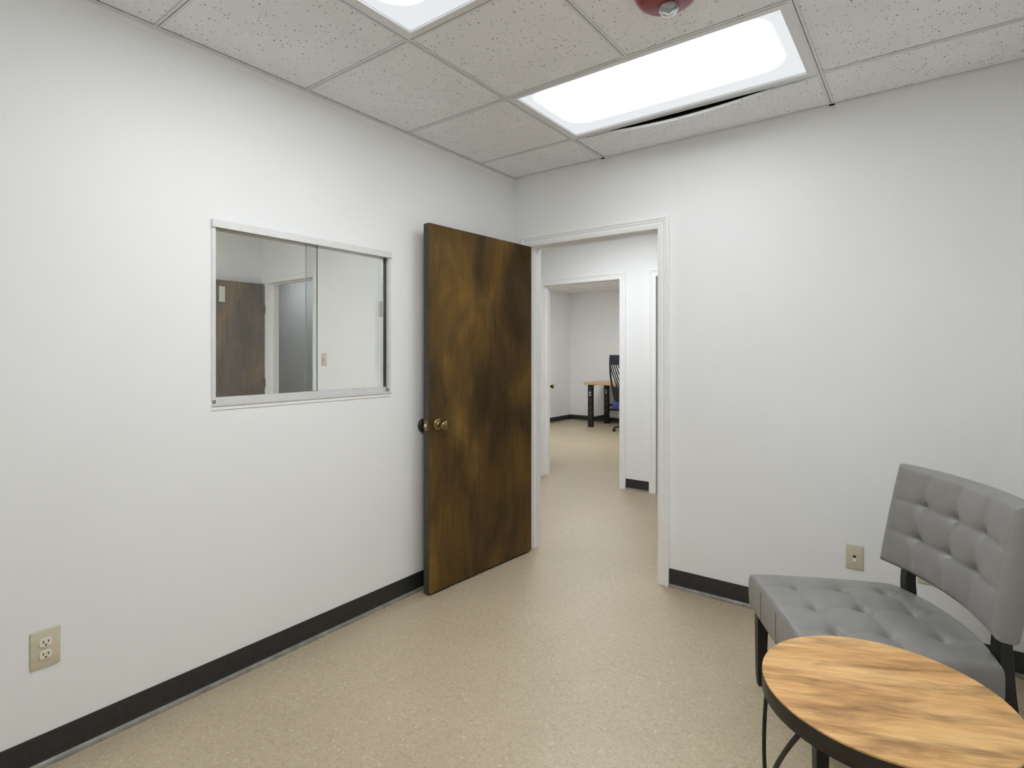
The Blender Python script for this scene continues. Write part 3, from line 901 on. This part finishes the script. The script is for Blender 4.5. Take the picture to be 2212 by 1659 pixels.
# local: sitter faces +y... backrest at -y is turned by the empty
for k in range(5):
    a = R(90 + 72 * k + 10)
    d = Vector((math.cos(a), math.sin(a), 0))
    sp = MB().tube([d * 0.03 + Vector((0, 0, 0.10)), d * 0.18 + Vector((0, 0, 0.095)), d * 0.30 + Vector((0, 0, 0.07))], [0.022, 0.017, 0.013], 10).build('base_arm', M['blackmetal'], oc, smooth=True)
    w = MB()
    n = Vector((-d.y, d.x, 0))
    for s in (-1, 1):
        w.lathe([(0.0, -0.009), (0.024, -0.009), (0.028, -0.005), (0.028, 0.005), (0.024, 0.009), (0.0, 0.009)], d * 0.30 + n * (0.014 * s) + Vector((0, 0, 0.028)), n, 18)
    w.build('caster', M['blackmetal'], oc, smooth=True, angle=40)
MB().lathe([(0.0, 0.06), (0.035, 0.06), (0.035, 0.13), (0.026, 0.14), (0.026, 0.40), (0.05, 0.42), (0.0, 0.42)], (0, 0, 0), (0, 0, 1), 20).build('gas_column', M['blackmetal'], oc, smooth=True, angle=40)
b = MB()
b.box(-0.265, 0.265, -0.24, 0.24, 0.385, 0.525, bev=0.045, seg=4)
b.build('seat', M['blue'], oc, smooth=True)
def back_row(z):
    t = (z - 0.50) / 0.79
    hw = 0.20 + 0.06 * math.sin(math.pi * min(1, max(0, t)) * 0.62)
    y = 0.235 + 0.07 * t + 0.03 * math.sin(math.pi * t)
    return hw, y
def back_strip(z0, z1, n, name):
    b = MB()
    def fr(u, v, off):
        z = z0 + (z1 - z0) * v
        hw, y = back_row(z)
        s = 2 * u - 1
        return (s * hw, y - 0.05 * s * s + off, z)
    f = b.grid(12, n, lambda u, v: fr(u, v, 0.0)); r = b.grid(12, n, lambda u, v: fr(u, v, 0.022))
    for i in range(12):
        b.bm.faces.new((f[i][0], f[i + 1][0], r[i + 1][0], r[i][0])); b.bm.faces.new((f[i][n], f[i + 1][n], r[i + 1][n], r[i][n]))
    for j in range(n):
        b.bm.faces.new((f[0][j], f[0][j + 1], r[0][j + 1], r[0][j])); b.bm.faces.new((f[12][j], f[12][j + 1], r[12][j + 1], r[12][j]))
    return b.build(name, M['navy'], oc, smooth=True, angle=50)
back_strip(1.13, 1.29, 4, 'head_panel')
back_strip(0.50, 0.76, 6, 'lumbar_panel')
for s in (-1, 1):
    pts = []
    for k in range(15):
        z = 0.50 + 0.79 * k / 14
        hw, y = back_row(z)
        pts.append((s * hw, y - 0.05 + 0.011, z))
    MB().tube(pts, 0.017, 10).build('back_frame', M['navy'], oc, smooth=True)
for k in range(9):                 # slanted ribs between head panel and lumbar panel
    pts = []
    x0 = -0.22 + 0.055 * k
    for q in range(9):
        t = q / 8
        z = 0.75 + 0.39 * t
        hw, y = back_row(z)
        x = max(-hw, min(hw, x0 * 0.85 + 0.16 * (t - 0.5)))
        s = x / hw
        pts.append((x, y - 0.05 * s * s + 0.011, z))
    MB().tube(pts, 0.010, 8).build('back_rib', M['navy'], oc, smooth=True)
MB().tube([(0, 0.05, 0.41), (0, 0.22, 0.43), (0, 0.29, 0.52), (0, 0.31, 0.66)], 0.02, 10).build('back_bracket', M['blackmetal'], oc, smooth=True)
